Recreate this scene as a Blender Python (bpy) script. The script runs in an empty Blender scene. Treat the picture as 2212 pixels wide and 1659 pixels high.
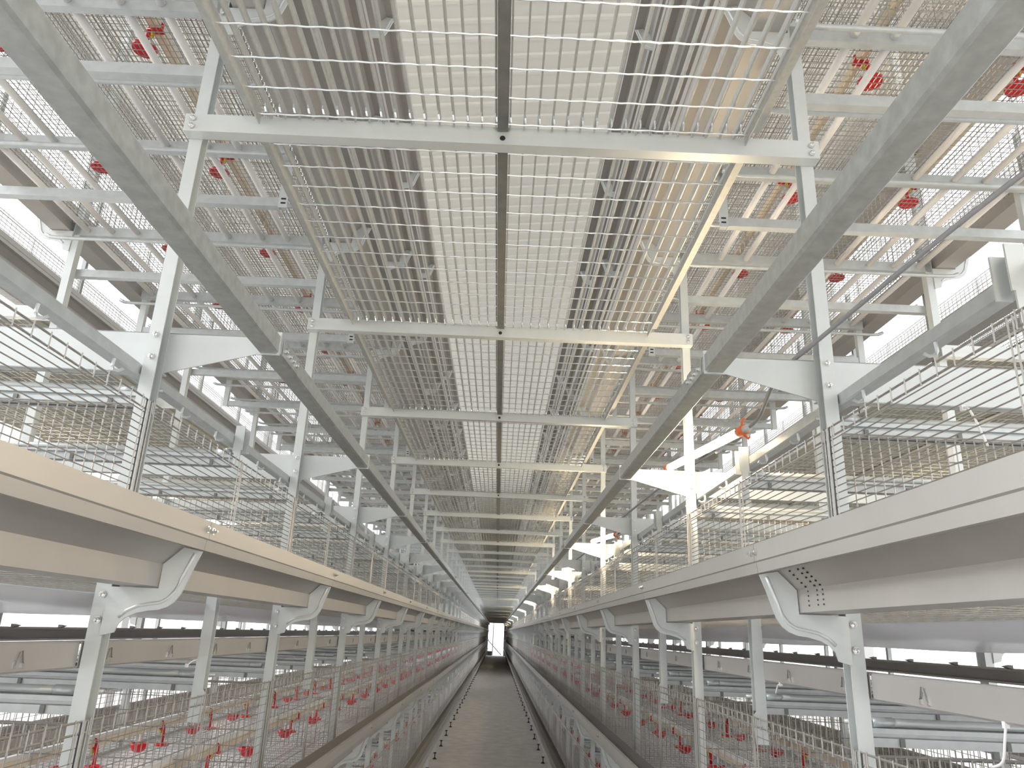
import bpy, math, random
from mathutils import Vector, Matrix

random.seed(7)
scene = bpy.context.scene
COL = scene.collection

# ------------------------------------------------------------------ camera
F_PX, PITCH, YAW, ROLL = 1606.85, 0.3233376, 0.0063668, 0.0405134
CAM = Vector((0.032, 0.0, 1.455))
cam_data = bpy.data.cameras.new('camera')
cam_data.sensor_fit = 'HORIZONTAL'
cam_data.sensor_width = 36.0
cam_data.lens = 36.0 * F_PX / 2212.0
cam_data.clip_start = 0.01
cam_data.clip_end = 400
cam = bpy.data.objects.new('camera', cam_data)
COL.objects.link(cam)
cp, sp, cy, sy = math.cos(PITCH), math.sin(PITCH), math.cos(YAW), math.sin(YAW)
fw = Vector((sy * cp, cy * cp, sp))
rt = Vector((cy, -sy, 0))
up = rt.cross(fw)
r2 = rt * math.cos(ROLL) + up * math.sin(ROLL)
u2 = -rt * math.sin(ROLL) + up * math.cos(ROLL)
mw = Matrix((r2, u2, -fw)).transposed().to_4x4()
mw.translation = CAM
cam.matrix_world = mw
scene.camera = cam

# ------------------------------------------------------------------ world, exposure
world = bpy.data.worlds.new('overcast_sky')
scene.world = world
world.use_nodes = True
bg = world.node_tree.nodes['Background']
bg.inputs[0].default_value = (0.945, 0.97, 1.0, 1)
bg.inputs[1].default_value = 1.7
# hazy sun standing off the windows on the camera's left
sun_data = bpy.data.lights.new('hazy_sun', 'SUN')
sun_data.energy = 3.0
sun_data.angle = math.radians(18)
sun_data.color = (0.92, 0.955, 1.0)
sun = bpy.data.objects.new('hazy_sun', sun_data)
COL.objects.link(sun)
sun.rotation_euler = Vector((0.83, 0.10, -0.52)).to_track_quat('-Z', 'Y').to_euler()
vs = scene.view_settings
vs.view_transform = 'Standard'
vs.look = 'None'
vs.gamma = 1.0
vs.use_curve_mapping = False
vs.exposure = 0.62
try:
    scene.cycles.max_bounces = 6
    scene.cycles.diffuse_bounces = 4
    scene.cycles.glossy_bounces = 2
    scene.cycles.sample_clamp_indirect = 6.0
    scene.cycles.adaptive_threshold = 0.08
    scene.cycles.use_denoising = True
except Exception:
    pass

# ------------------------------------------------------------------ materials
def mat(name, col, metal=0.0, rough=0.5, noise=0.0, nscale=30.0, rvar=0.0, bump=0.0, emit=None, estr=0.0, transl=0.0):
    m = bpy.data.materials.new(name)
    m.use_nodes = True
    nt = m.node_tree
    b = nt.nodes['Principled BSDF']
    b.inputs['Base Color'].default_value = (*col, 1)
    b.inputs['Metallic'].default_value = metal
    b.inputs['Roughness'].default_value = rough
    if emit:
        b.inputs['Emission Color'].default_value = (*emit, 1)
        b.inputs['Emission Strength'].default_value = estr
    if noise or rvar or bump:
        tc = nt.nodes.new('ShaderNodeTexCoord')
        nz = nt.nodes.new('ShaderNodeTexNoise')
        nz.inputs['Scale'].default_value = nscale
        nz.inputs['Detail'].default_value = 4
        nt.links.new(tc.outputs['Object'], nz.inputs['Vector'])
        if noise:
            mr = nt.nodes.new('ShaderNodeMapRange')
            mr.inputs['From Min'].default_value = 0.3
            mr.inputs['From Max'].default_value = 0.7
            mr.inputs['To Min'].default_value = 1 - noise
            mr.inputs['To Max'].default_value = 1 + noise
            nt.links.new(nz.outputs['Fac'], mr.inputs['Value'])
            mx = nt.nodes.new('ShaderNodeVectorMath')
            mx.operation = 'SCALE'
            mx.inputs[0].default_value = col
            nt.links.new(mr.outputs[0], mx.inputs['Scale'])
            nt.links.new(mx.outputs[0], b.inputs['Base Color'])
        if rvar:
            rr = nt.nodes.new('ShaderNodeMapRange')
            rr.inputs['To Min'].default_value = rough - rvar
            rr.inputs['To Max'].default_value = rough + rvar
            nt.links.new(nz.outputs['Fac'], rr.inputs['Value'])
            nt.links.new(rr.outputs[0], b.inputs['Roughness'])
        if bump:
            bp = nt.nodes.new('ShaderNodeBump')
            bp.inputs['Strength'].default_value = bump
            bp.inputs['Distance'].default_value = 0.01
            nt.links.new(nz.outputs['Fac'], bp.inputs['Height'])
            nt.links.new(bp.outputs[0], b.inputs['Normal'])
    if transl:
        tr = nt.nodes.new('ShaderNodeBsdfTranslucent')
        tr.inputs[0].default_value = (*col, 1)
        ms = nt.nodes.new('ShaderNodeMixShader')
        ms.inputs[0].default_value = transl
        out = nt.nodes['Material Output']
        nt.links.new(b.outputs[0], ms.inputs[1])
        nt.links.new(tr.outputs[0], ms.inputs[2])
        nt.links.new(ms.outputs[0], out.inputs['Surface'])
    return m

GALV = mat('galvanized_steel', (0.60, 0.63, 0.63), 0.35, 0.40, noise=0.07, nscale=40, rvar=0.08)
PLATE = mat('zinc_coated_plate', (0.68, 0.71, 0.70), 0.25, 0.38, noise=0.03, nscale=20, rvar=0.05)
RAIL = mat('hot_dip_rail', (0.56, 0.58, 0.56), 0.6, 0.34, noise=0.12, nscale=55, rvar=0.1)
TROUGH = mat('trough_sheet', (0.46, 0.44, 0.415), 0.3, 0.40, noise=0.03, nscale=12, rvar=0.04)
WIRE = mat('galvanized_wire', (0.43, 0.41, 0.375), 0.45, 0.38, noise=0.12, nscale=90)
BWIRE = mat('bright_cross_wire', (0.82, 0.84, 0.86), 0.85, 0.22)
GRIDBAR = mat('walkway_bar_steel', (0.52, 0.52, 0.49), 0.3, 0.45, noise=0.08, nscale=80)
DARKBAR = mat('dark_mill_steel', (0.23, 0.23, 0.22), 0.4, 0.5, noise=0.1, nscale=30)
WHITE = mat('white_plastic', (0.90, 0.88, 0.86), 0, 0.4)
PIPE = mat('beige_plastic_pipe', (0.80, 0.68, 0.52), 0, 0.4)
PIPEG = mat('grey_plastic_pipe', (0.62, 0.64, 0.67), 0, 0.4)
RED = mat('red_plastic', (0.72, 0.012, 0.022), 0, 0.32)
YEL = mat('yellow_plastic', (0.75, 0.55, 0.03), 0, 0.4)
ORG = mat('orange_plastic', (0.95, 0.20, 0.06), 0, 0.35)
GREYP = mat('grey_cable', (0.30, 0.30, 0.31), 0, 0.5)
LGREY = mat('light_grey_gland', (0.68, 0.68, 0.68), 0, 0.5)
RUB = mat('black_rubber', (0.02, 0.02, 0.02), 0, 0.6)
BOLT = mat('bolt_steel', (0.80, 0.80, 0.78), 0.9, 0.22)
BELT = mat('belt_polypropylene', (0.90, 0.91, 0.94), 0, 0.22, noise=0.03, nscale=4, transl=0.15)
FLOORM = mat('concrete_floor', (0.70, 0.665, 0.62), 0, 0.75, noise=0.12, nscale=6, bump=0.15)
ROOFM = mat('roof_sheet', (0.72, 0.70, 0.655), 0.0, 0.55, noise=0.02, nscale=2)
WALLM = mat('wall_sheet', (0.72, 0.71, 0.70), 0, 0.6)
DIRT = mat('ground_outside', (0.62, 0.60, 0.56), 0, 0.9, noise=0.1, nscale=2)
TUBE = mat('lamp_tube_glow', (1, 0.95, 0.85), 0, 0.4, emit=(1.0, 0.80, 0.52), estr=66)
DOORM = mat('painted_steel_dark', (0.16, 0.17, 0.19), 0.2, 0.5)

# ------------------------------------------------------------------ mesh builder
class MB:
    def __init__(self, sx=1):
        self.v = []; self.f = []; self.sx = sx
    def quadstrip(self, a, b, closed=True):
        n = len(a)
        for i in range(n if closed else n - 1):
            j = (i + 1) % n
            self.f.append((a[i], a[j], b[j], b[i]))
    def add(self, pts):
        k = len(self.v)
        self.v.extend(pts)
        return list(range(k, k + len(pts)))
    def box(self, x0, x1, y0, y1, z0, z1):
        a = self.add([(x0, y0, z0), (x1, y0, z0), (x1, y1, z0), (x0, y1, z0)])
        b = self.add([(x0, y0, z1), (x1, y0, z1), (x1, y1, z1), (x0, y1, z1)])
        self.quadstrip(a, b)
        self.f.append(tuple(reversed(a))); self.f.append(tuple(b))
        return self
    def prism_y(self, prof, y0, y1):          # closed (x,z) polygon swept along y
        a = self.add([(x, y0, z) for x, z in prof])
        b = self.add([(x, y1, z) for x, z in prof])
        self.quadstrip(a, b)
        self.f.append(tuple(reversed(a))); self.f.append(tuple(b))
        return self
    def prism_x(self, prof, x0, x1):          # closed (y,z) polygon swept along x
        a = self.add([(x0, y, z) for y, z in prof])
        b = self.add([(x1, y, z) for y, z in prof])
        self.quadstrip(a, b)
        self.f.append(tuple(reversed(a))); self.f.append(tuple(b))
        return self
    def prism_z(self, prof, z0, z1):
        a = self.add([(x, y, z0) for x, y in prof])
        b = self.add([(x, y, z1) for x, y in prof])
        self.quadstrip(a, b)
        self.f.append(tuple(reversed(a))); self.f.append(tuple(b))
        return self
    def tube(self, p0, p1, r, n=6, caps=False, rot=0.0):
        return self.poly([p0, p1], r, n, caps, rot)
    def poly(self, pts, r, n=6, caps=True, rot=0.0):
        pts = [Vector(p) for p in pts]
        rings = []
        for i, p in enumerate(pts):
            t = (pts[min(i + 1, len(pts) - 1)] - pts[max(i - 1, 0)]).normalized()
            ref = Vector((0, 0, 1)) if abs(t.z) < 0.9 else Vector((0, 1, 0))
            a = t.cross(ref).normalized(); b = t.cross(a)
            rr = r[i] if isinstance(r, (list, tuple)) else r
            rings.append(self.add([tuple(p + a * rr * math.cos(rot + 2 * math.pi * k / n) + b * rr * math.sin(rot + 2 * math.pi * k / n)) for k in range(n)]))
        for a, b in zip(rings, rings[1:]):
            self.quadstrip(a, b)
        if caps:
            self.f.append(tuple(reversed(rings[0]))); self.f.append(tuple(rings[-1]))
        return self
    def lathe(self, prof, n=14, c=(0, 0, 0)):
        rings = [self.add([(c[0] + r * math.cos(2 * math.pi * k / n), c[1] + r * math.sin(2 * math.pi * k / n), c[2] + z) for k in range(n)]) for r, z in prof]
        for a, b in zip(rings, rings[1:]):
            self.quadstrip(a, b)
        self.f.append(tuple(reversed(rings[0]))); self.f.append(tuple(rings[-1]))
        return self
    def plate_xz(self, outline, y0, y1):
        return self.prism_y(outline, y0, y1)
    def mesh(self, name, material, smooth=False):
        s = self.sx
        me = bpy.data.meshes.new(name)
        v = [(p[0] * s, p[1], p[2]) for p in self.v]
        f = self.f if s > 0 else [tuple(reversed(q)) for q in self.f]
        me.from_pydata(v, [], f)
        me.materials.append(material)
        if smooth:
            me.polygons.foreach_set('use_smooth', [True] * len(me.polygons))
        me.update()
        return me

def sheet(line, t):
    """closed polygon of a bent metal sheet of thickness t along an open polyline"""
    out = []
    n = len(line)
    nrm = []
    for i in range(n - 1):
        dx, dz = line[i + 1][0] - line[i][0], line[i + 1][1] - line[i][1]
        l = math.hypot(dx, dz)
        nrm.append((-dz / l, dx / l))
    off = []
    for i in range(n):
        a = nrm[max(i - 1, 0)]; b = nrm[min(i, n - 2)]
        mx, mz = a[0] + b[0], a[1] + b[1]
        l = math.hypot(mx, mz) or 1
        mx, mz = mx / l, mz / l
        k = max(0.4, mx * a[0] + mz * a[1])
        off.append((line[i][0] + mx * t / k, line[i][1] + mz * t / k))
    return list(line) + off[::-1]

CACHE = {}
def M(key, fn):
    if key not in CACHE:
        CACHE[key] = fn()
    return CACHE[key]

def add(name, me, loc=(0, 0, 0), parent=None, label=None, cat=None, group=None, kind=None):
    o = bpy.data.objects.new(name, me)
    COL.objects.link(o)
    if parent is not None:
        o.parent = parent
    o.location = loc
    if label: o['label'] = label
    if cat: o['category'] = cat
    if group: o['group'] = group
    if kind: o['kind'] = kind
    return o

ORD = ['first', 'second', 'third', 'fourth', 'fifth', 'sixth', 'seventh', 'eighth', 'ninth', 'tenth', 'eleventh', 'twelfth',
       'thirteenth', 'fourteenth', 'fifteenth', 'sixteenth', 'seventeenth', 'eighteenth', 'nineteenth', 'twentieth']
ORD += ['twenty-' + w for w in ORD[:9]] + ['thirtieth'] + ['thirty-' + w for w in ORD[:9]] + ['fortieth'] + ['forty-' + w for w in ORD[:9]]
ROWN = {1: 'the lamp row', -1: 'the lampless row'}
def which(what, i, tail, s, far_after=10):
    """label + group: '<ordinal> <what> from the near end <tail> of <row>'; far ones share one label"""
    if i < far_after:
        return f'{ORD[i]} {what} from the near end{tail} of {ROWN[s]}', f'{what}s of {ROWN[s]}'
    return f'far-off {what} deep down the aisle{tail} of {ROWN[s]}', f'far {what}s of {ROWN[s]}'

# ------------------------------------------------------------------ layout numbers
Y0, S = 1.337, 1.062
HALF = 0.634                       # aisle centre to post face
ROWW = 0.921                       # row depth, post face to post face
NB = 47                            # last bay
NN = 9                             # bays built piece by piece
TIER = {1: -1.10, 2: -0.55, 3: 0.0, 4: 1.262, 5: 1.748, 6: 2.225}
YEND = Y0 + NB * S
def Yb(i): return Y0 + i * S
FACE = {('near', -1): (-HALF, 1), ('near', 1): (HALF, -1)}          # row side s -> (x of post face, direction towards the aisle)
def face(s, far=False, row=1):
    """x of a post face and the sign that points from it into its aisle"""
    x = HALF + (row - 1) * (ROWW + 2 * HALF) + (ROWW if far else 0)
    return s * x, (s if far else -s)

# ------------------------------------------------------------------ setting
def build_shell():
    YS = -4.0
    m = MB(); m.box(-4.6, 4.6, YS, YEND + 2.2, -0.12, 0)
    add('floor', m.mesh('floor', FLOORM), kind='structure')
    m = MB(); m.box(-80, 80, -80, YEND + 80, -0.30, -0.13)
    add('ground', m.mesh('ground', DIRT), kind='structure')
    # ribbed roof sheet: ribs run across the aisle, rising towards the lamp side
    sl = 0.095
    prof = []
    y = YS
    while y < YEND + 2.3:
        prof += [(y, 0.0), (y + 0.178, 0.0), (y + 0.186, -0.024), (y + 0.227, -0.024), (y + 0.235, 0.0)]
        y += 0.235
    m = MB()
    z0 = 7.0
    a = m.add([(-4.6, p, z0 + h - 4.6 * sl) for p, h in prof]); b = m.add([(4.6, p, z0 + h + 4.6 * sl) for p, h in prof])
    m.quadstrip(a, b, closed=False)
    a2 = m.add([(-4.6, p, z0 + h + 0.03 - 4.6 * sl) for p, h in prof]); b2 = m.add([(4.6, p, z0 + h + 0.03 + 4.6 * sl) for p, h in prof])
    m.quadstrip(b2, a2, closed=False)
    add('ceiling', m.mesh('ceiling', ROOFM), kind='structure')
    # side walls: low wall, columns, head rail; the window bands between them are open
    for s, nm in ((-1, 'wall_left'), (1, 'wall_right')):
        x0, x1 = (s * 4.2, s * 4.32) if s > 0 else (s * 4.32, s * 4.2)
        zt = 7.0 + sl * s * 4.2
        m = MB()
        m.box(x0, x1, YS, YEND + 2.2, 0, 0.35)
        m.box(x0, x1, YS, YEND + 2.2, zt - 0.35, zt + 0.02)
        m.box(x0, x1, 28.2, YEND + 2.2, 0.35, zt - 0.35)  # solid stretch without windows, added to darken the far end of the aisle
        add(nm, m.mesh(nm, WALLM), kind='structure')
        for j in range(15):
            yy = YS + 0.3 + j * 4.2
            if yy > 27.9: break
            add('trim_%d' % (j + 1 + (20 if s > 0 else 0)), M(('col', s), lambda: MB().box(x0, x1, 0, 0.16, 0.35, zt - 0.35).mesh('wall_column', WALLM)), (0, yy, 0), kind='structure')
    # unseen near end wall added behind the viewer, gateway narrowed to cut daylight
    m = MB()
    m.box(-4.6, -1.2, YS - 0.12, YS, 0, 7.3); m.box(1.2, 4.6, YS - 0.12, YS, 0, 7.3); m.box(-1.2, 1.2, YS - 0.12, YS, 2.8, 7.3)
    add('wall_front', m.mesh('wall_front', WALLM), kind='structure')
    # end wall with the open door at the far end of the aisle
    m = MB()
    ye = YEND + 2.0
    m.box(-4.6, -0.56, ye, ye + 0.12, 0, 7.3); m.box(0.52, 4.6, ye, ye + 0.12, 0, 7.3); m.box(-0.56, 0.52, ye, ye + 0.12, 2.09, 7.3)
    add('wall_back', m.mesh('wall_back', WALLM), kind='structure')
    m = MB()
    m.box(-0.60, -0.55, ye - 0.02, ye + 0.14, 0, 2.12); m.box(0.51, 0.56, ye - 0.02, ye + 0.14, 0, 2.12); m.box(-0.55, 0.51, ye - 0.02, ye + 0.14, 2.08, 2.13)
    add('door_1', m.mesh('door_frame', GALV), kind='structure')
    # things outside the door: a leaning post, a handrail and a crate
    o = add('door_post', MB().box(-0.03, 0.03, -0.03, 0.03, 0, 2.3).mesh('door_post', GALV), (-0.22, ye + 0.5, 0),
            label='thin upright post standing in the bright far doorway', cat='post')
    m = MB(); m.poly([(-0.55, 0, 0.95), (0.38, 0.0, 0.02)], 0.035, 6)
    add('ramp_rail', m.mesh('ramp_rail', DOORM), (0, ye + 0.8, 0), label='dark slanting rail seen through the bright far doorway', cat='rail')
    m = MB(); m.box(-0.17, 0.17, -0.15, 0.15, 0, 0.24); m.box(-0.18, 0.18, -0.16, 0.16, 0.24, 0.27)
    add('floor_crate', m.mesh('floor_crate', DOORM), (-0.42, ye + 0.25, 0), label='dark low box beside the threshold of the far doorway', cat='box')
build_shell()

# ------------------------------------------------------------------ shared shapes
def tro_prof():
    return [(0.010, 1.565), (0.010, 1.508), (0.080, 1.508), (0.081, 1.546), (0.113, 1.578), (0.148, 1.572), (0.150, 1.590), (0.153, 1.592), (0.153, 1.622), (0.144, 1.624), (0.143, 1.612)]
def trough_mesh(d, length):
    return M(('trough', d, round(length, 3)), lambda: MB(d).prism_y(sheet(tro_prof(), 0.0022), 0.001, length - 0.001).mesh('feed_trough', TROUGH))
BR_OUT = [(-0.002, 1.425), (0.021, 1.431), (0.025, 1.445), (0.034, 1.455), (0.05, 1.463), (0.070, 1.468), (0.088, 1.470), (0.102, 1.475), (0.113, 1.483), (0.122, 1.497), (0.129, 1.518), (0.138, 1.545), (0.147, 1.5695),
          (0.1145, 1.5755), (0.0835, 1.5455), (0.0825, 1.505), (-0.002, 1.505)]
RIB = [(0.024, 1.456), (0.036, 1.467), (0.052, 1.475), (0.072, 1.479), (0.090, 1.482), (0.102, 1.489), (0.112, 1.502), (0.119, 1.522), (0.128, 1.547), (0.135, 1.566)]
def bracket_plate(d):
    return M(('brplate', d), lambda: MB(d).plate_xz(BR_OUT, -0.004, -0.0005).mesh('bracket_plate', PLATE))
def bracket_rib(d):
    return M(('brrib', d), lambda: MB(d).poly([(u, -0.004, z) for u, z in RIB], 0.0032, 6).mesh('bracket_rib', PLATE, True))
def bracket_whole(d):
    return M(('brwhole', d), lambda: MB(d).plate_xz(BR_OUT, -0.004, -0.0005).poly([(u, -0.004, z) for u, z in RIB], 0.0032, 5).mesh('trough_bracket', PLATE))
def bolt_mesh():
    def f():
        m = MB()
        n = 6
        prof = [(0.0065, 0.0), (0.0065, 0.0018), (0.0046, 0.0018), (0.0046, 0.0050), (0.0022, 0.0058), (0.0022, 0.009)]
        rings = [m.add([(r * math.cos(2 * math.pi * k / n), -h, r * math.sin(2 * math.pi * k / n)) for k in range(n)]) for r, h in prof]
        for a, b in zip(rings, rings[1:]): m.quadstrip(a, b)
        m.f.append(tuple(rings[-1]))
        return m.mesh('bolt', BOLT)
    return M('bolt', f)

# ------------------------------------------------------------------ upright posts
POST_TOP = 4.25
def post_mesh(d):
    # lipped channel, open towards the aisle
    c = [(0.0, 0.0), (-0.026, 0.0), (-0.026, 0.030), (0.0, 0.030), (0.0, 0.0275), (-0.0235, 0.0275), (-0.0235, 0.0025), (0.0, 0.0025)]
    return M(('post', d), lambda: MB(d).prism_z(c, 0.075, POST_TOP).mesh('upright_post', PLATE))
def foot_mesh():
    return M('foot', lambda: MB().lathe([(0.026, 0.0), (0.026, 0.004), (0.010, 0.016), (0.006, 0.022), (0.006, 0.062), (0.017, 0.062), (0.017, 0.078), (0.006, 0.078), (0.006, 0.085)], 10, (-0.013, 0.015, 0)).mesh('levelling_foot', RUB))
def build_posts(s, row=1, far=False, i0=0, i1=NB):
    x, d = face(s, far, row)
    for i in range(i0, i1 + 1):
        if row == 1 and not far:
            lab, grp = which('upright post', i, '', s, 20)
            lab = lab.replace('upright post', 'galvanized upright post')
        elif row == 1:
            lab, grp = f'{ORD[i]} rear upright post seen through the cages of {ROWN[s]}', f'rear posts of {ROWN[s]}'
        else:
            lab, grp = f'{ORD[i - i0]} upright post of the next cage row behind {ROWN[s]}', f'posts of the row behind {ROWN[s]}'
        o = add('upright_post', post_mesh(d), (x, Yb(i), 0), label=lab, cat='post', group=grp)
        ft = add('levelling_foot', foot_mesh(), (0 if d > 0 else 0.026, 0, 0), o)
        if row == 1 and not far and i < 6:
            for z in (1.973, 1.928, 2.447, 2.428):
                add('bolt', bolt_mesh(), (-d * 0.012, -0.0 if z < 2 else -0.031, z), o)
for s in (-1, 1):
    build_posts(s)
    build_posts(s, far=True, i0=0, i1=14)
    build_posts(s, row=2, i0=1, i1=12)

# ------------------------------------------------------------------ feed troughs and their brackets
TN = {1: 'bottom', 2: 'lower', 3: 'eye-level', 4: 'overhead', 5: 'high', 6: 'topmost'}
def build_troughs(s):
    x, d = face(s)
    for t in (1, 2, 3, 4, 5, 6):
        dz = TIER[t]
        i = -2 if t == 3 else -1
        k = 0
        while i < NB:
            n = 1 if i < NN else 4
            n = min(n, NB - i)
            ln = n * S
            if i < NN:
                lab = f'{ORD[k]} stretch of {TN[t]} sheet-metal feed trough from the near end, {ROWN[s]}'
                grp = f'{TN[t]} troughs of {ROWN[s]}'
            else:
                lab = f'far-off stretch of {TN[t]} feed trough deep down {ROWN[s]}'
                grp = f'far {TN[t]} troughs of {ROWN[s]}'
            o = add('feed_trough', trough_mesh(d, ln), (x, Yb(i), dz), label=lab, cat='trough', group=grp)
            if s == 1 and t == 3 and i == -1:      # dotted ink code near the first bracket
                dm = MB(d)
                for yy in (1.015, 0.978, 0.956):
                    for z in (1.5415, 1.534, 1.526, 1.5185): dm.box(0.0812, 0.0816, yy - 0.0016, yy + 0.0016, z - 0.0013, z + 0.0013)
                    for q in range(5):
                        u, z = 0.0835 + 0.0062 * q, 1.5478 + 0.0062 * q
                        dm.box(u, u + 0.0024, yy - 0.0016, yy + 0.0016, z - 0.0004, z + 0.0022)
                add('printed_dots', dm.mesh('printed_dots', RUB), (0, 0, 0), o, label='rows of small dark printed dots', kind='stuff')
            if -1 <= i < 5 and t in (2, 3):
                for yy in (0.012, S - 0.012):
                    b = add('bolt', bolt_mesh(), (d * 0.153, yy, 1.607), o)
                    b.rotation_euler = (0, 0, math.pi / 2 * d)
            i += n; k += 1
        for i in range(0 if t > 2 else 0, NB + 1):
            if t in (5, 6, 1) and i > 16: break
            if t == 4 and i > 20: break
            lab, grp = which(f'curved bracket under the {TN[t]} trough', i, '', s, 20)
            if t in (2, 3, 4) and i < 5:
                o = add('trough_bracket', bracket_plate(d), (x, Yb(i), dz), label=lab, cat='bracket', group=grp)
                add('stiffening_rib', bracket_rib(d), (0, 0, 0), o)
                for z in (1.492, 1.450):
                    add('bolt', bolt_mesh(), (d * (-0.010), -0.004, z), o)
            else:
                add('trough_bracket', bracket_whole(d), (x, Yb(i), dz), label=lab, cat='bracket', group=grp)
    # the far faces of the same row
    x, d = face(s, True)
    for t in (2, 3, 4, 5):
        for k, (i, n) in enumerate(((0, 2), (2, 2), (4, 4), (8, 8), (16, 16))):
            add('feed_trough', trough_mesh(d, n * S), (x, Yb(i), TIER[t]), label=f'{ORD[k]} {TN[t]} feed trough stretch on the rear face of {ROWN[s]}', cat='trough', group=f'rear {TN[t]} troughs of {ROWN[s]}')
        for i in range(0, 9 if t in (3, 4) else 0):
            add('trough_bracket', bracket_whole(d), (x, Yb(i), TIER[t]), label=f'{ORD[i]} curved bracket under the {TN[t]} rear trough of {ROWN[s]}', cat='bracket', group=f'rear {TN[t]} brackets of {ROWN[s]}')
    x, d = face(s, False, 2)
    for t in (2, 3, 4, 5, 6):
        add('feed_trough', trough_mesh(d, 20 * S), (x, Yb(0), TIER[t]), label=f'long {TN[t]} feed trough of the next row behind {ROWN[s]}', cat='trough', group=f'troughs behind {ROWN[s]}')
for s in (-1, 1):
    build_troughs(s)

# ------------------------------------------------------------------ walkway overhead: crossbeams, centre bar, edge angles, grating
def build_walkway():
    zc0, zc1 = 2.417, 2.459
    prof = sheet([(-0.001, zc1 - 0.008), (-0.001, zc1), (-0.029, zc1), (-0.029, zc0), (-0.001, zc0), (-0.001, zc0 + 0.008)], 0.0024)
    bm = MB().prism_x(prof, -0.663, 0.663).mesh('walkway_crossbar', PLATE)
    hole = MB().lathe([(0.006, 0), (0.006, 0.001)], 8).mesh('beam_hole', RUB)
    for i in range(0, NB + 1):
        if i < 24:
            lab, grp = f'{ORD[i]} crossbeam of the overhead walkway counted from the near end', 'walkway crossbeams'
        else:
            lab, grp = 'far-off crossbeam of the overhead walkway deep down the aisle', 'far walkway crossbeams'
        o = add('walkway_crossbar', bm, (0, Yb(i), 0), label=lab, cat='beam', group=grp)
        if i < 5:
            h = add('bolt_hole', hole, (0, -0.0292, 2.432), o); h.rotation_euler = (math.pi / 2, 0, 0)
    L = S - 0.032
    cb = MB().box(-0.011, 0.011, 0.0, L, 2.4465, 2.476).mesh('centre_bar', DARKBAR)
    ea = {d: MB(d).prism_y(sheet([(0.508, 2.438), (0.508, 2.4695), (0.538, 2.4695)], 0.0025), 0, L).mesh('edge_angle', GRIDBAR) for d in (1, -1)}
    lw = MB().box(-0.0016, 0.0016, 0, L, -0.0035, 0.0165).mesh('lengthwise_bar', GRIDBAR)
    hk = MB().poly([(0, L - 0.048, -0.003), (0.001, L - 0.046, -0.010), (0.002, L - 0.040, -0.016), (0.002, L - 0.034, -0.012)], 0.0019, 5).mesh('hook', BWIRE)
    # cross wire with the slight twist the photo shows
    pts = [(-0.506 + 1.012 * k / 70, 0.0007 * math.sin(k * 1.9), 0.0006 * math.cos(k * 1.9)) for k in range(71)]
    cw = MB().poly(pts, 0.0019, 5, True).mesh('cross_wire', BWIRE)
    xs = [-0.4835 + 0.0293 * k for k in range(34)]
    ys = [0.048 + 0.0802 * k for k in range(13)]
    def joined():
        m = MB()
        for x in xs: m.box(x - 0.0016, x + 0.0016, 0, L, 2.4525, 2.4725)
        for y in ys: m.tube((-0.506, y, 2.4495), (0.506, y, 2.4495), 0.0019, 4)
        return m.mesh('grating', GRIDBAR)
    for i in range(-2, NB):
        k = i + 2
        if k < 22:
            lab, grp = f'{ORD[k]} wire grating panel of the overhead walkway from the near end', 'walkway grating panels'
        else:
            lab, grp = 'far-off wire grating panel of the overhead walkway', 'far walkway grating panels'
        o = add('walkway_grating', cb, (0, Yb(i), 0), label=lab, cat='grating', group=grp)
        for d in (1, -1): add('edge_angle', ea[d], (0, 0, 0), o)
        if -1 <= i < 3:
            for x in xs:
                b = add('lengthwise_bar', lw, (x, 0, 2.456), o)
                if i >= -1: add('hook', hk, (0, 0, 0), b)
            for y in ys: add('cross_wire', cw, (0, y, 2.4495), o)
        else:
            add('grating', M('grating', joined), (0, 0, 0), o, kind='stuff')
    # walkways of the neighbouring aisles, glimpsed past the cage rows
    for s in (-1, 1):
        xa = s * (2 * HALF + ROWW)
        for i in range(1, 10):
            add('walkway_crossbar', bm, (xa, Yb(i), 0), label=f'{ORD[i - 1]} walkway crossbeam in the next aisle behind {ROWN[s]}', cat='beam', group=f'crossbeams behind {ROWN[s]}')
        for i in range(1, 9):
            o = add('walkway_grating', cb, (xa, Yb(i), 0), label=f'{ORD[i - 1]} walkway grating panel in the next aisle behind {ROWN[s]}', cat='grating', group=f'grating behind {ROWN[s]}')
            for d in (1, -1): add('edge_angle', ea[d], (0, 0, 0), o)
            add('grating', M('grating', joined), (0, 0, 0), o, kind='stuff')
build_walkway()

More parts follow.
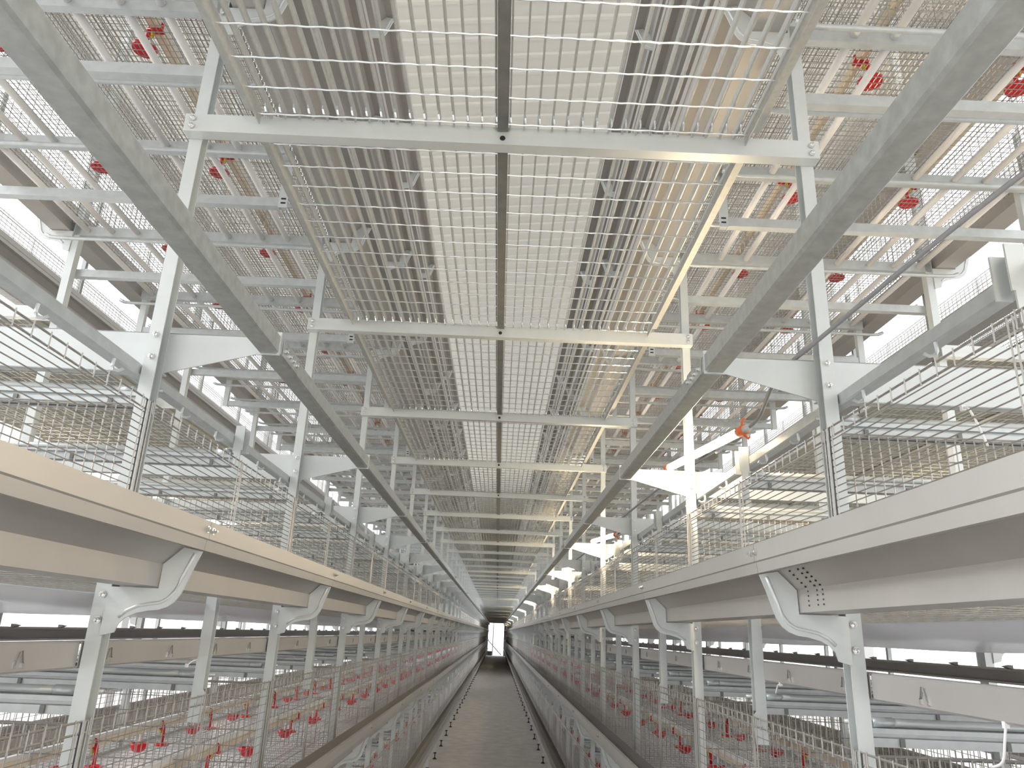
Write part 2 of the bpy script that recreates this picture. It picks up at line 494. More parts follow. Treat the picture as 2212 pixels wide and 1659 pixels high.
# ------------------------------------------------------------------ cross arms, aisle rails, upper cage rails
def build_arms(s):
    x, d = face(s)
    # u: + into the aisle. plate with tapered ends in both aisles
    W = -ROWW
    out = [(0.177, 1.953), (0.177, 1.989), (W - 0.177, 1.989), (W - 0.177, 1.953), (W - 0.005, 1.905), (-0.002, 1.905)]
    arm = MB(d).plate_xz(out, 0.031, 0.034).box(W, -0.002, 0.031, 0.052, 1.905, 1.9075).box(W - 0.177, 0.177, 0.031, 0.046, 1.9868, 1.989).mesh('cantilever_bracket', PLATE)
    for i in range(0, NB + 1):
        lab, grp = which('tapered white cantilever beam', i, '', s, 20)
        add('cantilever_bracket', arm, (x, Yb(i), 0), label=lab, cat='beam', group=grp)
    x2, _ = face(s, False, 2)
    for i in range(1, 11):
        add('cantilever_bracket', arm, (x2, Yb(i), 0), label=f'{ORD[i - 1]} white cantilever beam of the next row behind {ROWN[s]}', cat='beam', group=f'cantilever beams behind {ROWN[s]}')
    # square tube rail on the arm tips
    def rail(a, b, z0, z1, y0, y1, bev):
        return [(a + bev, z0), (b - bev, z0), (b, z0 + bev), (b, z1 - bev), (b - bev, z1), (a + bev, z1), (a, z1 - bev), (a, z0 + bev)]
    m = MB(d).prism_y(rail(0.178, 0.217, 1.954, 1.994, 0, 0, 0.004), -0.6, YEND)
    o = add('aisle_rail', m.mesh('aisle_rail', RAIL), (x, 0, 0), label=f'long square steel rail carried on the arm tips of {ROWN[s]}', cat='rail')
    jb = MB(d).box(0.2175, 0.2195, 0.0, 0.11, 1.957, 1.991).mesh('joint_plate', RAIL)
    clip = MB(d).box(0.1765, 0.2185, 0.028, 0.032, 1.951, 1.999).mesh('clip_plate', PLATE)
    for i in range(0, 10):
        add('clip_plate', clip, (0, Yb(i), 0), o)
        if i % 3 == 0:
            j = add('joint_plate', jb, (0, Yb(i) + 0.05, 0), o)
            for yy in (0.015, 0.045, 0.07, 0.097):
                b = add('bolt', bolt_mesh(), (d * 0.2195, yy, 1.974), j); b.rotation_euler = (0, 0, math.pi / 2 * d)
    # lighter rail just behind the posts, closing the eye-level cages at the top
    m = MB(d).prism_y(rail(-0.054, -0.029, 1.889, 1.914, 0, 0, 0.003), -0.4, YEND)
    add('cage_top_rail', m.mesh('cage_top_rail', GALV), (x, 0, 0), label=f'square tube rail behind the posts above the cage fronts of {ROWN[s]}', cat='rail')
    # pairs of hanger plates at mid bay
    hp = MB(d)
    o1 = [(-0.008, 0), (-0.008, 0.034), (-0.0115, 0.034), (-0.0115, 0)]
    hp.box(-0.026, -0.004, 0.0, 0.003, 1.872, 1.936).box(-0.028, -0.026, 0.0, 0.024, 1.872, 1.936).box(-0.024, -0.008, 0.0, 0.003, 1.80, 1.872)
    hp.box(-0.020, 0.000, 0.024, 0.027, 1.868, 1.930)
    hm = hp.mesh('hanger_plate', PLATE)
    hook = MB(d).poly([(-0.030, 0.10, 1.889), (-0.031, 0.10, 1.875), (-0.027, 0.10, 1.868), (-0.018, 0.10, 1.866), (-0.010, 0.10, 1.870)], 0.003, 5).mesh('wire_hook', GALV)
    for i in range(-1, NB):
        lab, grp = which('folded hanger plate on cage top rail', i + 1, '', s, 20)
        o = add('hanger_plate', hm, (x, Yb(i) + S / 2, 0), label=lab, cat='plate', group=grp)
        if i < 4:
            for yy in (0.11, 0.34, -0.22, -0.42):
                add('rail_hook', hook, (0, yy, 0), o)
for s in (-1, 1):
    build_arms(s)

# ------------------------------------------------------------------ cross members inside the lower tiers
def build_lower_inside(s):
    x, d = face(s)
    x0, x1 = -0.03, -ROWW + 0.03
    tube = MB(d).tube((x0 - 0.05, 0.02, 1.875), (x1, 0.02, 1.875), 0.0075, 8, True).mesh('support_tube', PLATE, True)
    coup = MB(d).tube((x0 - 0.02, 0.02, 1.875), (x0 - 0.055, 0.02, 1.875), 0.0088, 8, True).tube((x0 + 0.028, 0.02, 1.875), (x0 - 0.02, 0.02, 1.875), 0.0045, 6, True).mesh('coupling', GALV, True)
    prof = sheet([(0.010, 1.838), (0.0, 1.838), (0.0, 1.852), (0.008, 1.853), (0.008, 1.858), (0.0, 1.859), (0.0, 1.867), (0.032, 1.867), (0.032, 1.838), (0.022, 1.838)], -0.002)
    chan = MB(d).prism_x(prof, x0, x1).mesh('support_channel', GALV)
    tab = MB(d).box(-0.004, 0.004, -0.004, 0.0, 1.839, 1.852).mesh('tab', DARKBAR)
    for t in (3, 2, 1):
        dz = {3: 0.0, 2: -0.541, 1: -1.09}[t]
        for i in range(0, 2 * NN + 2):
            yy = Y0 + i * S / 2
            lab, grp = which(f'{TN[t]} belt support tube', i, '', s, 20)
            o = add('support_tube', tube, (x, yy + 0.03, dz), label=lab, cat='tube', group=grp)
            if i < 10: add('coupling', coup, (0, 0, 0), o)
            lab, grp = which(f'{TN[t]} belt support channel', i, '', s, 20)
            o = add('support_channel', chan, (x, yy + 0.035, dz), label=lab, cat='channel', group=grp)
            if i < 8:
                for u in (-0.09, -0.27, -0.45, -0.63): add('tab', tab, (d * u, 0, 0), o)
    x2, _ = face(s, False, 2)
    for i in range(1, 9):
        add('support_channel', chan, (x2, Yb(i) + 0.035, 0), label=f'{ORD[i - 1]} cross channel of the next row behind {ROWN[s]}', cat='channel', group=f'cross channels behind {ROWN[s]}')
    # ducts: folded sheet beams between the posts below the belts, with wire hooks
    duct = sheet([(-0.062, 1.378), (-0.062, 1.372), (-0.034, 1.372), (-0.031, 1.375), (-0.031, 1.412), (-0.034, 1.415), (-0.060, 1.415), (-0.060, 1.409)], 0.002)
    hook = MB(d).poly([(-0.0295, -0.010, 1.383), (-0.0290, -0.006, 1.384), (-0.028, -0.001, 1.402), (-0.0275, 0.002, 1.403), (-0.028, 0.004, 1.399), (-0.0290, 0.010, 1.388), (-0.0295, 0.013, 1.386)], 0.0010, 4).mesh('wire_hook', DARKBAR)
    seat = MB(d).box(-0.031, -0.0292, -0.011, -0.006, 1.379, 1.389).box(-0.031, -0.0292, 0.010, 0.015, 1.379, 1.386).mesh('hook_tab', BOLT)
    for far in (False, True):
        xx, dd = face(s, far)
        for t in (2, 1):
            if far and t == 1: continue
            dz = TIER[t] + 0.55
            i = -1; k = 0
            while i < NB:
                n = 1 if (i < 8 and not far) else 6
                n = min(n, NB - i)
                dm = M(('duct', dd, n), lambda: MB(dd).prism_y(duct, 0.004, n * S - 0.004).mesh('sheet_channel', TROUGH))
                if far:
                    lab, grp = f'{ORD[k]} sheet-metal beam on the rear face of {ROWN[s]}', f'rear sheet beams of {ROWN[s]}'
                elif i < 8:
                    lab, grp = f'{ORD[k]} folded sheet beam from the near end below the {TN[t + 1]} trough of {ROWN[s]}', f'sheet beams of {ROWN[s]}'
                else:
                    lab, grp = f'far-off folded sheet beam below the {TN[t + 1]} trough of {ROWN[s]}', f'far sheet beams of {ROWN[s]}'
                o = add('sheet_channel', dm, (xx, Yb(i), dz), label=lab, cat='beam', group=grp)
                if not far and i < 5 and t == 2:
                    for q in range(4):
                        h = add('wire_hook', hook, (0, 0.1 + q * S / 4, 0), o)
                        add('hook_tab', seat, (0, 0, 0), h)
                if far and i < 6:
                    wedge = M(('wedge', dd), lambda: MB(dd).prism_y([(-0.060, 1.412), (-0.080, 1.420), (-0.060, 1.424)], -0.012, 0.012).mesh('wedge_tab', DARKBAR))
                    for q in range(4 * n): add('wedge_tab', wedge, (0, 0.1 + q * S / 4, 0), o)
                i += n; k += 1
    # short intermediate posts at mid bay, bulging at the bottom
    pr = [(0.0, 1.515), (0.0, 1.305), (0.006, 1.298), (0.009, 1.285), (0.006, 1.262), (0.004, 1.235), (-0.022, 1.235), (-0.022, 1.515)]
    sp_ = MB(d).plate_xz(pr, 0.0, 0.003).box(-0.0245, -0.022, 0.0, 0.026, 1.235, 1.515).box(-0.0245, 0.0, 0.0235, 0.026, 1.305, 1.515).mesh('short_post', PLATE)
    for t in (2, 1):
        for i in range(-1, NB):
            if t == 1 and i > 16: break
            lab, grp = which(f'short mid-bay post of the {TN[t]} cages', i + 1, '', s, 20)
            add('short_post', sp_, (x - d * 0.008, Yb(i) + S / 2, TIER[t] + 0.55), label=lab, cat='post', group=grp)
    # conveyor belts
    c = s * (HALF + ROWW / 2)
    for t in (1, 2, 3):
        m = MB()
        hw = 0.43
        cols = 12
        yy = -0.6
        rows = []
        while yy < YEND + 0.5:
            rows.append(yy); yy += S / 4 if yy < 16 else S
        grid = []
        for r, y in enumerate(rows):
            ph = ((y - Y0) / S) % 1.0
            grid.append(m.add([(c - hw + 2 * hw * q / cols, y, 1.493 + TIER[t] - 0.016 * math.sin(math.pi * ph) ** 2 * math.sin(math.pi * q / cols)) for q in range(cols + 1)]))
        for a, b in zip(grid, grid[1:]):
            m.quadstrip(a, b, closed=False)
        k = len(m.f)
        low = []
        for r, y in enumerate(rows):
            ph = ((y - Y0) / S) % 1.0
            low.append(m.add([(c - hw + 2 * hw * q / cols, y, 1.494 + TIER[t] - (0.030 + 0.010 * math.sin(math.pi * ph) ** 2) * max(0.0, math.sin(math.pi * q / cols)) ** 0.35) for q in range(cols + 1)]))
        for a, b in zip(low, low[1:]):
            m.quadstrip(b, a, closed=False)
        b = add('manure_belt', m.mesh('manure_belt', BELT, True), (0, 0, 0), label=f'white plastic belt under the {TN[t]} cages of {ROWN[s]}', cat='belt')
    c2 = s * (HALF + ROWW / 2 + ROWW + 2 * HALF)
    for t in (2, 3, 4):
        m = MB().box(c2 - hw, c2 + hw, 0, YEND * 0.5, 1.464 + TIER[t], 1.506 + TIER[t])
        add('manure_belt', m.mesh('manure_belt', BELT), (0, 0, 0), label=f'white {TN[t]} belt of the next row behind {ROWN[s]}', cat='belt')
for s in (-1, 1):
    build_lower_inside(s)

# ------------------------------------------------------------------ wire cages
WR = 0.0013
def front_low(d, length, dense):
    """front of a lower cage: lengthwise wires, guard of upright wires at the bottom, double wire at the top"""
    m = MB(d)
    z = 1.545
    while z < 1.82:
        m.tube((-0.004, 0, z), (-0.004, length, z), WR * {1: 0.9, 2: 0.7, 3: 0.95, 4: 1.5}[dense], 3, rot=math.pi / 2); z += (0.0124 if dense == 1 else 0.0215)
    for zz, r in ((1.824, 0.0020), (1.842, 0.0020)):
        m.tube((-0.003, 0, zz), (-0.003, length, zz), r, 5)
    n = int(round(length / 0.0425))
    for k in range(n):
        y = (k + 0.5) * length / n
        m.tube((-0.001, y, 1.820), (-0.001, y, 1.846), 0.0014, 4)
    st = 0.0215 if dense == 2 else 0.0215
    n = int(round(length / st))
    for k in range(n):
        y = (k + 0.5) * length / n
        top = 1.83 if dense >= 2 and k % 2 == 0 else 1.650
        m.tube((-0.0055, y, 1.53), (-0.0055, y, top), {1: 0.0010, 2: 0.0008, 3: 0.0012, 4: 0.002}[dense], 3)
    n = int(round(length / 0.531))
    for k in range(n + 1):
        for o in (-0.012, 0.006, 0.016):
            y = min(max(k * length / n + o, 0.002), length - 0.002)
            m.tube((-0.0015, y, 1.535), (-0.0015, y, 1.842), 0.0015, 4)
    return m
def part_mesh(d):
    def f():
        m = MB(d)
        for k in range(50):
            u = -0.012 - k * 0.0181
            m.tube((u, 0, 1.52), (u, 0, 1.835), 0.0015, 4)
        for k in range(8):
            z = 1.535 + k * 0.0425
            m.tube((-0.01, 0.002, z), (-0.91, 0.002, z), 0.0012, 4)
        m.tube((-0.01, 0.0, 1.836), (-0.91, 0.0, 1.836), 0.0020, 4)
        return m.mesh('wire_partition', WIRE)
    return M(('part', d), f)
def floor_mesh(d, length, px, py, r=0.0013):
    def f():
        m = MB(d)
        n = int(0.90 / px)
        for k in range(n + 1):
            u = -0.010 - 0.90 * k / n
            m.tube((u, 0, 0), (u, length, 0), r, 3)
        n = int(length / py)
        for k in range(n):
            y = (k + 0.5) * length / n
            m.tube((-0.008, y, -0.002), (-0.913, y, -0.002), r, 3)
        return m.mesh('cage_bottom_mesh', WIRE)
    return M(('floor', d, round(length, 2), px, py), f)
def build_cages(s):
    x, d = face(s)
    fm = {dn: M(('front', d, dn), lambda: front_low(d, S - 0.004, dn).mesh('wire_screen', WIRE)) for dn in (1, 2)}
    for t in (1, 2, 3):
        for i in range(-1, NN + 3):
            if t == 1 and i < 1: continue
            lab = f'{ORD[i + 1]} wire cage front above the {TN[t]} trough from the near end, {ROWN[s]}'
            add('wire_screen', fm[1 if t == 3 else 2], (x, Yb(i) + 0.002, TIER[t]), label=lab, cat='cage front', group=f'{TN[t]} cage fronts of {ROWN[s]}')
            if i >= 0 and i < NN:
                lab, grp = which(f'wire partition of the {TN[t]} cages', i, '', s, 10)
                add('wire_partition', part_mesh(d), (x, Yb(i) + 0.014, TIER[t]), label=lab, cat='partition', group=grp)
            if i < NN and i > -2:
                lab, grp = which(f'wire mesh floor of the {TN[t]} cages', i + 1, '', s, 10)
                add('cage_bottom_mesh', floor_mesh(d, S, 0.034, 0.062, 0.0010), (x, Yb(i), 1.517 + TIER[t]), label=lab, cat='wire floor', group=grp)
        # the rest of the row as one object
        m = MB(d)
        ya, yb = Yb(NN + 3), YEND
        for k in range(7):
            z = 1.55 + k * 0.045
            m.tube((-0.004, ya, z), (-0.004, yb, z), 0.0018, 3)
        m.tube((-0.003, ya, 1.824), (-0.003, yb, 1.824), 0.003, 4); m.tube((-0.003, ya, 1.842), (-0.003, yb, 1.842), 0.003, 4)
        n = int((yb - ya) / 0.06)
        for k in range(n):
            y = ya + (k + 0.5) * 0.06
            m.tube((-0.0055, y, 1.53), (-0.0055, y, 1.83), 0.0018, 3)
        add('far_cage_wire', m.mesh('far_cage_wire', WIRE), (x, 0, TIER[t]), label=f'fine wire of the far {TN[t]} cages down {ROWN[s]}', cat='wire mesh', kind='stuff')
    # upper stack: mesh floors seen from below
    for t in (4, 5, 6):
        zf = 1.539 + TIER[t]
        for i in range(-1, NN):
            lab, grp = which(f'wire mesh floor of the {TN[t]} cages', i + 1, '', s, 10)
            add('cage_bottom_mesh', floor_mesh(d, S, 0.0135 if t == 4 else 0.0145, 0.0205 if t == 4 else 0.0225, 0.0013), (x, Yb(i), zf), label=lab, cat='wire floor', group=grp)
        m = MB(d)
        ya, yb = Yb(NN), YEND
        for k in range(19):
            u = -0.01 - 0.05 * k
            m.tube((u, ya, zf), (u, yb, zf), 0.0018, 3)
        for k in range(int((yb - ya) / 0.06)):
            m.tube((-0.008, ya + k * 0.06, zf), (-0.913, ya + k * 0.06, zf), 0.0018, 3)
        add('far_cage_wire', m.mesh('far_cage_wire', WIRE), (x, 0, 0), label=f'fine wire floors of the far {TN[t]} cages down {ROWN[s]}', cat='wire mesh', kind='stuff')
    # upper cage fronts and partitions
    up = M(('upfront', d), lambda: front_low(d, 2 * S - 0.004, 3).mesh('wire_screen', WIRE))
    for t in (4, 5):
        for i in range(-1, NN, 2):
            k = (i + 1) // 2
            add('wire_screen', up, (x, Yb(i) + 0.002, TIER[t]), label=f'{ORD[k]} wire cage front above the {TN[t]} trough from the near end, {ROWN[s]}', cat='cage front', group=f'{TN[t]} cage fronts of {ROWN[s]}')
    for t in (4,):
        for i in range(0, NN):
            lab, grp = which(f'wire partition of the {TN[t]} cages', i, '', s, 10)
            add('wire_partition', part_mesh(d), (x, Yb(i) + 0.014, TIER[t]), label=lab, cat='partition', group=grp)
    # rear faces
    xr, dr = face(s, True)
    up = M(('upfront', dr), lambda: front_low(dr, 2 * S - 0.004, 3).mesh('wire_screen', WIRE))
    for t in (2, 3, 4, 5):
        for i in range(-1, 11, 2):
            add('wire_screen', up, (xr, Yb(i) + 0.002, TIER[t]), label=f'{ORD[(i + 1) // 2]} wire cage front on the {TN[t]} rear face of {ROWN[s]}', cat='cage front', group=f'rear {TN[t]} cage fronts of {ROWN[s]}')
    # next row
    x2, d2 = face(s, False, 2)
    up = M(('upfront4', d2), lambda: front_low(d2, 2 * S - 0.004, 4).mesh('wire_screen', WIRE))
    for t in (3, 4, 5, 6):
        for i in range(1, 11, 2):
            add('wire_screen', up, (x2, Yb(i) + 0.002, TIER[t]), label=f'{ORD[i // 2]} {TN[t]} wire cage front of the next row behind {ROWN[s]}', cat='cage front', group=f'{TN[t]} cage fronts behind {ROWN[s]}')
    for t in (4, 5, 6):
        for i in range(1, 9):
            add('cage_bottom_mesh', floor_mesh(d, S, 0.0135 if t == 4 else 0.0145, 0.0205 if t == 4 else 0.0225, 0.0013), (x2, Yb(i), 1.539 + TIER[t]), label=f'{ORD[i - 1]} wire mesh floor of the {TN[t]} cages in the row behind {ROWN[s]}', cat='wire floor', group=f'{TN[t]} mesh floors behind {ROWN[s]}')
    x3, d3 = face(s, True, 2)
    for t in (3, 4, 5, 6):
        for i in range(1, 11, 2):
            add('wire_screen', M(('upfront4', d3), lambda: front_low(d3, 2 * S - 0.004, 4).mesh('wire_screen', WIRE)), (x3, Yb(i) + 0.002, TIER[t]), label=f'{ORD[i // 2]} {TN[t]} rear wire front of the next row behind {ROWN[s]}', cat='cage front', group=f'{TN[t]} rear fronts behind {ROWN[s]}')
        add('feed_trough', trough_mesh(d3, 20 * S), (x3, Yb(0), TIER[t]), label=f'long {TN[t]} rear feed trough of the next row behind {ROWN[s]}', cat='trough', group=f'rear troughs behind {ROWN[s]}')
for s in (-1, 1):
    build_cages(s)

# ------------------------------------------------------------------ belt supports under the upper stack
RODX = (0.785, 0.877, 0.997, 1.208, 1.326, 1.416, 1.505)
def build_upper_supports(s):
    x, d = face(s)
    rod = MB().tube((0, -S / 2 + 0.020, 0), (0, 0, 0), 0.0098, 12, True).mesh('support_rod', WHITE, True)
    achan = MB(d).prism_x(sheet([(0.020, 2.754), (0.0, 2.754), (0.0, 2.790), (0.020, 2.790)], -0.002), -0.004, -ROWW + 0.004).mesh('rod_carrier', GALV)
    bchan = MB(d).prism_x(sheet([(0.024, 2.606), (0.0, 2.606), (0.0, 2.634), (0.024, 2.634)], -0.002), -0.001, -ROWW + 0.001).mesh('cross_channel', GALV)
    u0, u1 = 0.020, -ROWW - 0.016
    bent = MB(d)
    bent.poly([(u0 + 0.012, 0, 2.692), (u0, 0, 2.687), (u0 - 0.014, 0, 2.682), (u0 - 0.04, 0, 2.679), (u1 + 0.05, 0, 2.679), (u1 + 0.018, 0, 2.682), (u1, 0, 2.690)], 0.0065, 8, True)
    bent = bent.mesh('bent_tube', GALV, True)
    hang = MB(d).box(-0.020, 0.004, -0.003, 0.0, 2.600, 2.80).box(-0.022, -0.020, -0.003, 0.020, 2.600, 2.80)
    hangm = hang.mesh('hanger_strip', PLATE)
    slot = MB(d).box(-0.015, -0.001, -0.0036, -0.003, 2.612, 2.617).box(-0.015, -0.001, -0.0036, -0.003, 2.626, 2.631).mesh('slot', RUB)
    n = 2 * (NN + 4)
    for k in range(-1, n):
        y = Y0 + k * S / 2
        q = k + 1
        def lb(what):
            if q < 26: return f'{ORD[q]} {what} under the upper cages from the near end, {ROWN[s]}', f'{what}s of {ROWN[s]}'
            return f'far-off {what} under the upper cages of {ROWN[s]}', f'far {what}s of {ROWN[s]}'
        lab, grp = lb('rod-carrying cross channel')
        add('rod_carrier', achan, (x, y, 0), label=lab, cat='channel', group=grp)
        lab, grp = lb('plain cross channel')
        add('cross_channel', bchan, (x, y + 0.031, 0), label=lab, cat='channel', group=grp)
        for o in (-0.114, 0.1515):
            lab, grp = lb('bent-ended cross tube' if o < 0 else 'bent-ended mid tube')
            add('bent_tube', bent, (x, y + o, 0), label=lab, cat='tube', group=grp)
        if k % 2:
            for far in (False, True):
                xx, dd = face(s, far)
                hm = hangm if not far else M(('hangf', dd), lambda: MB(dd).box(-0.020, 0.004, -0.003, 0.0, 2.600, 2.80).box(-0.022, -0.020, -0.003, 0.020, 2.600, 2.80).mesh('hanger_strip', PLATE))
                lab, grp = lb('slotted hanger strip' if not far else 'rear hanger strip')
                o = add('hanger_strip', hm, (xx, y + 0.03, 0), label=lab, cat='hanger', group=grp)
                if not far and k < 8: add('slot', slot, (0, 0, 0), o)
        if k < 2 * NN:
            for j, rx in enumerate(RODX):
                if q < 20:
                    lab = f'{ORD[j]} white rod from the aisle, {ORD[q]} set under upper cages of {ROWN[s]}'
                    grp = f'white rods of {ROWN[s]}'
                else:
                    lab, grp = f'white support rod among the far sets under the upper cages of {ROWN[s]}', f'far white rods of {ROWN[s]}'
                add('support_rod', rod, (s * rx, y - 0.001, 2.773), label=lab, cat='rod', group=grp)
    # remaining bays joined
    m = MB(d); r = MB()
    for k in range(n, 2 * NB):
        y = Y0 + k * S / 2
        m.box(-ROWW, -0.001, y, y + 0.02, 2.754, 2.790); m.box(-ROWW, -0.001, y + 0.03, y + 0.05, 2.606, 2.634)
        for o in (-0.114, 0.1515): m.box(-ROWW, 0.015, y + o - 0.006, y + o + 0.006, 2.672, 2.686)
    for k in range(2 * NN, 2 * NB):
        y = Y0 + k * S / 2
        for rx in RODX: r.tube((s * rx, y - S / 2 + 0.02, 2.773), (s * rx, y, 2.773), 0.0098, 5)
    add('far_cross_bars', m.mesh('far_cross_bars', GALV), (x, 0, 0), label=f'crowd of far cross bars under the upper cages of {ROWN[s]}', cat='support bars', kind='stuff')
    add('far_rods', r.mesh('far_rods', WHITE), (0, 0, 0), label=f'crowd of far white rods under the upper cages of {ROWN[s]}', cat='rods', kind='stuff')
for s in (-1, 1):
    build_upper_supports(s)

# ------------------------------------------------------------------ drinking lines
def swan_meshes(d):
    def f():
        # clamp hugging the pipe, stem down, flared foot; cup sits to the side
        a = MB(d)
        a.poly([(0.014, 0, 0.066), (0.014, 0, 0.084), (0.008, 0, 0.089), (-0.008, 0, 0.089), (-0.014, 0, 0.084), (-0.014, 0, 0.070)], 0.0042, 6)
        a.poly([(-0.014, 0, 0.075), (-0.017, 0, 0.058), (-0.018, 0, 0.035), (-0.018, 0, 0.012)], [0.006, 0.0065, 0.0055, 0.006], 7)
        a.box(-0.019, 0.019, -0.008, 0.008, 0.060, 0.066)
        c = MB(d).lathe([(0.007, 0.013), (0.009, 0.007), (0.028, 0.004), (0.031, 0.012), (0.028, 0.012), (0.022, 0.0065), (0.006, 0.0065)], 14, (-0.018, 0, -0.004))
        n = MB(d).poly([(-0.006, 0, 0.060), (-0.006, 0, 0.046)], [0.0055, 0.0045], 8).poly([(-0.006, 0, 0.046), (-0.006, 0, 0.040)], 0.002, 6)
        return a.mesh('drinker_arm', RED, True), c.mesh('drip_cup', RED, True), n.mesh('nipple', YEL, True)
    return M(('swan', d), f)
def bowl_meshes(d):
    def f():
        b = MB(d).lathe([(0.012, -0.006), (0.022, 0.0), (0.031, 0.016), (0.033, 0.026), (0.030, 0.026), (0.026, 0.012), (0.014, 0.003), (0.005, 0.002)], 14)
        t = MB(d).tube((0, 0, 0.004), (0, 0, 0.075), 0.0045, 8, True)
        c = MB(d).box(-0.013, 0.013, -0.010, 0.010, 0.062, 0.090)
        return b.mesh('drinker_bowl', RED, True), t.mesh('drop_tube', WHITE, True), c.mesh('saddle_clip', WHITE)
    return M(('bowl', d), f)
def build_drinkers(s):
    x, d = face(s)
    n_sw = 0
    for t in (1, 2, 3, 4):
        zf = 1.517 + TIER[t] + (0.022 if t > 3 else 0)
        for line, ax in ((0, 0.900), (1, 1.312)):
            wx = s * ax
            zp = zf + 0.085
            name = 'front' if line == 0 else 'rear'
            m = MB().prism_y([(-0.0115, -0.011), (0.0115, -0.011), (0.0115, 0.011), (-0.0115, 0.011)], -0.4, YEND)
            p = add('water_pipe', m.mesh('water_pipe', PIPE), (wx, 0, zp), label=f'beige square water pipe, {name} line of the {TN[t]} cages in {ROWN[s]}', cat='pipe')
            g = MB().prism_y([(-0.007, 0.011), (0.007, 0.011), (0.007, 0.024), (-0.007, 0.024)], -0.4, YEND)
            add('stiffener_rail', g.mesh('stiffener_rail', PIPEG if t > 3 else WHITE), (0, 0, 0), p)
            if t == 1 and line == 1: continue
            i0, i1 = (2, 10) if t == 1 else (0, NN) if t == 2 else (4, 8) if t == 3 else (-1, NN)
            dd = d if line == 0 else -d
            for i in range(i0, i1):
                for h in (0, 1):
                    kk = 2 * (i - i0) + h
                    yb = Yb(i) + h * S / 2
                    sw = swan_meshes(dd); bo = bowl_meshes(dd)
                    def lb(what):
                        if kk < 16 and t in (2, 4): return f'{ORD[kk]} {what} from near end, {name} pipe of {TN[t]} cages, {ROWN[s]}', f'{TN[t]} {name} {what}s of {ROWN[s]}'
                        return f'far-off {what} on the {name} pipe of the {TN[t]} cages, {ROWN[s]}', f'far {TN[t]} {name} {what}s of {ROWN[s]}'
                    yo = 0.385 if t < 4 else 0.19
                    lab, grp = lb('red swan-neck drinker')
                    o = add('swan_neck_drinker', sw[0], (wx, yb + yo, zf + 0.008), label=lab, cat='drinker', group=grp)
                    add('drip_cup', sw[1], (0, 0, 0), o)
                    if i < 5: add('nipple', sw[2], (0, 0, 0), o)
                    lab, grp = lb('red bowl drinker')
                    if t == 4: continue
                    o = add('bowl_drinker', bo[0], (wx, yb + 0.22, zf + 0.012), label=lab, cat='drinker', group=grp)
                    if i < 6:
                        add('drop_tube', bo[1], (0, 0, 0), o); add('saddle_clip', bo[2], (0, 0, 0), o)
    # far drinkers of the lower tier as one object
    m = MB()
    for i in range(NN, 26):
        for h in (0, 1):
            for ax in (0.90, 1.312):
                y = Yb(i) + h * S / 2
                z = 1.517 + TIER[2]
                m.lathe([(0.015, 0.0), (0.033, 0.03)], 6, (s * ax, y + 0.22, z + 0.01)); m.box(s * ax - 0.012, s * ax + 0.012, y + 0.375, y + 0.395, z + 0.01, z + 0.08)
    add('far_drinkers', m.mesh('far_drinkers', RED), label=f'far crowd of tiny red drinkers deep inside {ROWN[s]}', cat='drinkers', kind='stuff')
for s in (-1, 1):
    build_drinkers(s)

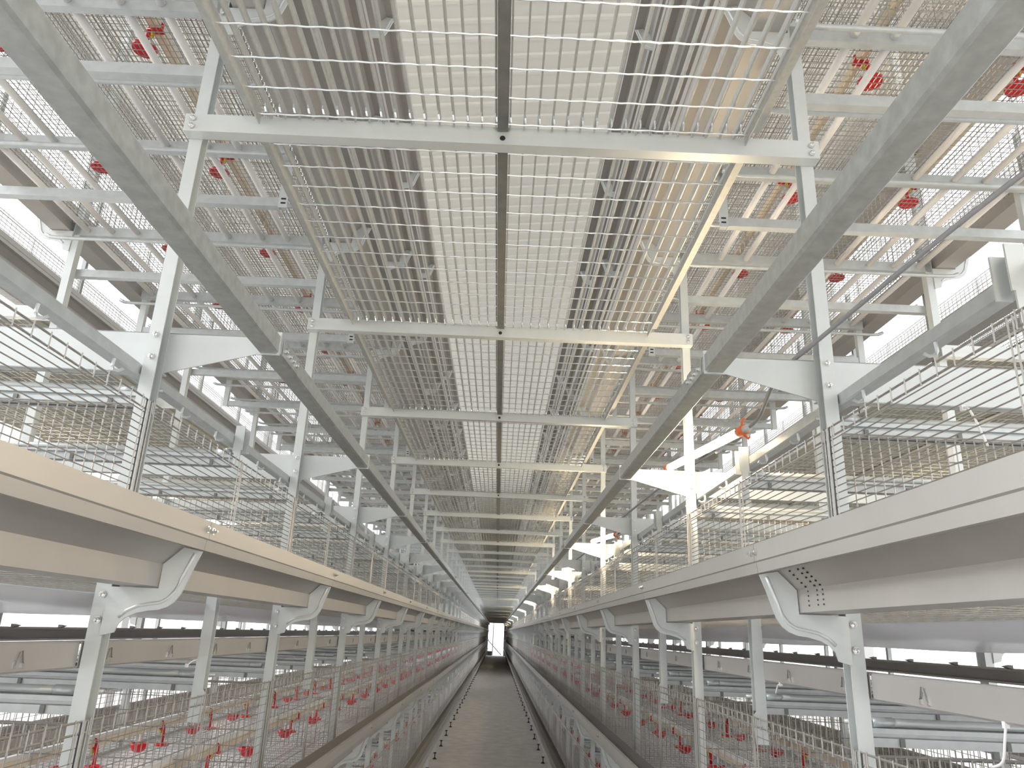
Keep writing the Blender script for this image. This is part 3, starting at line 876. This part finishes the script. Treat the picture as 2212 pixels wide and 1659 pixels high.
# ------------------------------------------------------------------ tube lamps on the lamp-side row
def build_lamps():
    a = Vector((0.636, -0.575, -0.026)); b = Vector((0.586, 0.060, 0.009))
    z = 1.994
    ax = (b - a).normalized()
    tube = MB().poly([a, b], 0.0115, 14, True).mesh('lamp_tube', TUBE, True)
    cap = MB().poly([a - ax * 0.012, a + ax * 0.022], 0.0135, 14, True)
    cap.poly([a + Vector((0, 0.004, 0.012)), a + Vector((0.0, 0.004, 0.026)), a + Vector((0.004, -0.008, 0.030))], 0.003, 6)
    cap.poly([a + Vector((0.004, 0.004, -0.012)), a + Vector((0.012, -0.004, -0.022)), a + Vector((0.012, -0.014, -0.020))], 0.003, 6)
    cap2 = MB().poly([b - ax * 0.02, b + ax * 0.012], 0.0135, 14, True).mesh('end_cap', ORG, True)
    cap = cap.mesh('end_cap', ORG, True)
    gl = MB().poly([a - ax * 0.045, a - ax * 0.03, a - ax * 0.012], [0.006, 0.0095, 0.010], 10, True).mesh('cable_gland', LGREY, True)
    k = 0
    for i in (-3, -1, 1, 3, 5, 7, 11, 15, 21, 27, 33, 39, 45):
        if k < 6:
            lab, grp = f'{ORD[k]} glowing tube lamp with orange end caps from the near end of the aisle', 'tube lamps'
        else:
            lab, grp = 'far-off glowing tube lamp down the aisle', 'far tube lamps'
        o = add('tube_lamp', tube, (0, Yb(i), z), label=lab, cat='lamp', group=grp)
        add('end_cap', cap, (0, 0, 0), o); add('end_cap', cap2, (0, 0, 0), o); add('cable_gland', gl, (0, 0, 0), o)
        if i >= 0:
            p0 = a - ax * 0.045
            q = [p0, p0 + Vector((0.006, -0.06, 0.012)), Vector((0.590, -S + 0.10, -0.014)), Vector((0.640, -S - 0.04, 0.030)), Vector((0.70, -S - 0.26, 0.075)), Vector((0.765, -S - 0.46, 0.118)), Vector((0.82, -S - 0.8, 0.13)), Vector((0.74, -2 * S + 0.02, 0.06))]
            cb = M('lampcable', lambda: MB().poly(smooth_path(q), 0.0045, 7, True).mesh('cable', GREYP, True))
            add('cable', cb, (0, 0, 0), o)
        k += 1
    # unseen fill lamps added in the neighbouring aisles to light the cages from behind
    for s in (-1, 1):
        xa = s * (2 * HALF + ROWW) + (-1.2 if s < 0 else 0)
        for q, i in enumerate((1, 3, 5, 7)):
            o = add('tube_lamp', tube, (xa, Yb(i), z), label=f'{ORD[q]} added fill lamp in the next aisle behind {ROWN[s]}', cat='lamp', group=f'added fill lamps behind {ROWN[s]}')
            add('end_cap', cap, (0, 0, 0), o); add('end_cap', cap2, (0, 0, 0), o); add('cable_gland', gl, (0, 0, 0), o)
def smooth_path(q, n=5):
    out = []
    P = [Vector(p) for p in q]
    P = [P[0]] + P + [P[-1]]
    for i in range(1, len(P) - 2):
        p0, p1, p2, p3 = P[i - 1:i + 3]
        for k in range(n):
            t = k / n
            out.append(0.5 * ((2 * p1) + (p2 - p0) * t + (2 * p0 - 5 * p1 + 4 * p2 - p3) * t * t + (3 * p1 - p0 - 3 * p2 + p3) * t ** 3))
    out.append(P[-2])
    return out
build_lamps()

# ------------------------------------------------------------------ cable ties left hanging on the cages
def tie(pts, label):
    p0 = Vector(pts[0])
    m = MB().poly(smooth_path([Vector(p) - p0 for p in pts], 4), 0.0018, 6, True)
    o = add('cable_tie', m.mesh('cable_tie', WHITE, True), tuple(p0), label=label, cat='cable tie')
    h = MB().box(-0.003, 0.003, -0.003, 0.003, -0.004, 0.004)
    add('tie_head', h.mesh('tie_head', WHITE), (0, 0, 0), o)
tie([(0.668, 0.998, 1.371), (0.667, 1.003, 1.353), (0.667, 1.014, 1.327), (0.668, 1.040, 1.317)], 'long white cable tie hanging below the first sheet beam of the lamp row')
tie([(0.668, 1.770, 1.371), (0.667, 1.786, 1.367), (0.667, 1.802, 1.350)], 'short white cable tie tail under the sheet beam of the lamp row, mid bay')
tie([(-0.668, 1.817, 1.358), (-0.667, 1.841, 1.366), (-0.667, 1.873, 1.368), (-0.668, 1.924, 1.361)], 'curved white cable tie under the sheet beam of the lampless row')
tie([(0.70, 1.032, 1.793), (0.699, 1.018, 1.788), (0.699, 1.003, 1.760), (0.70, 0.991, 1.726)], 'white cable tie dangling inside the eye-level cage of the lamp row')
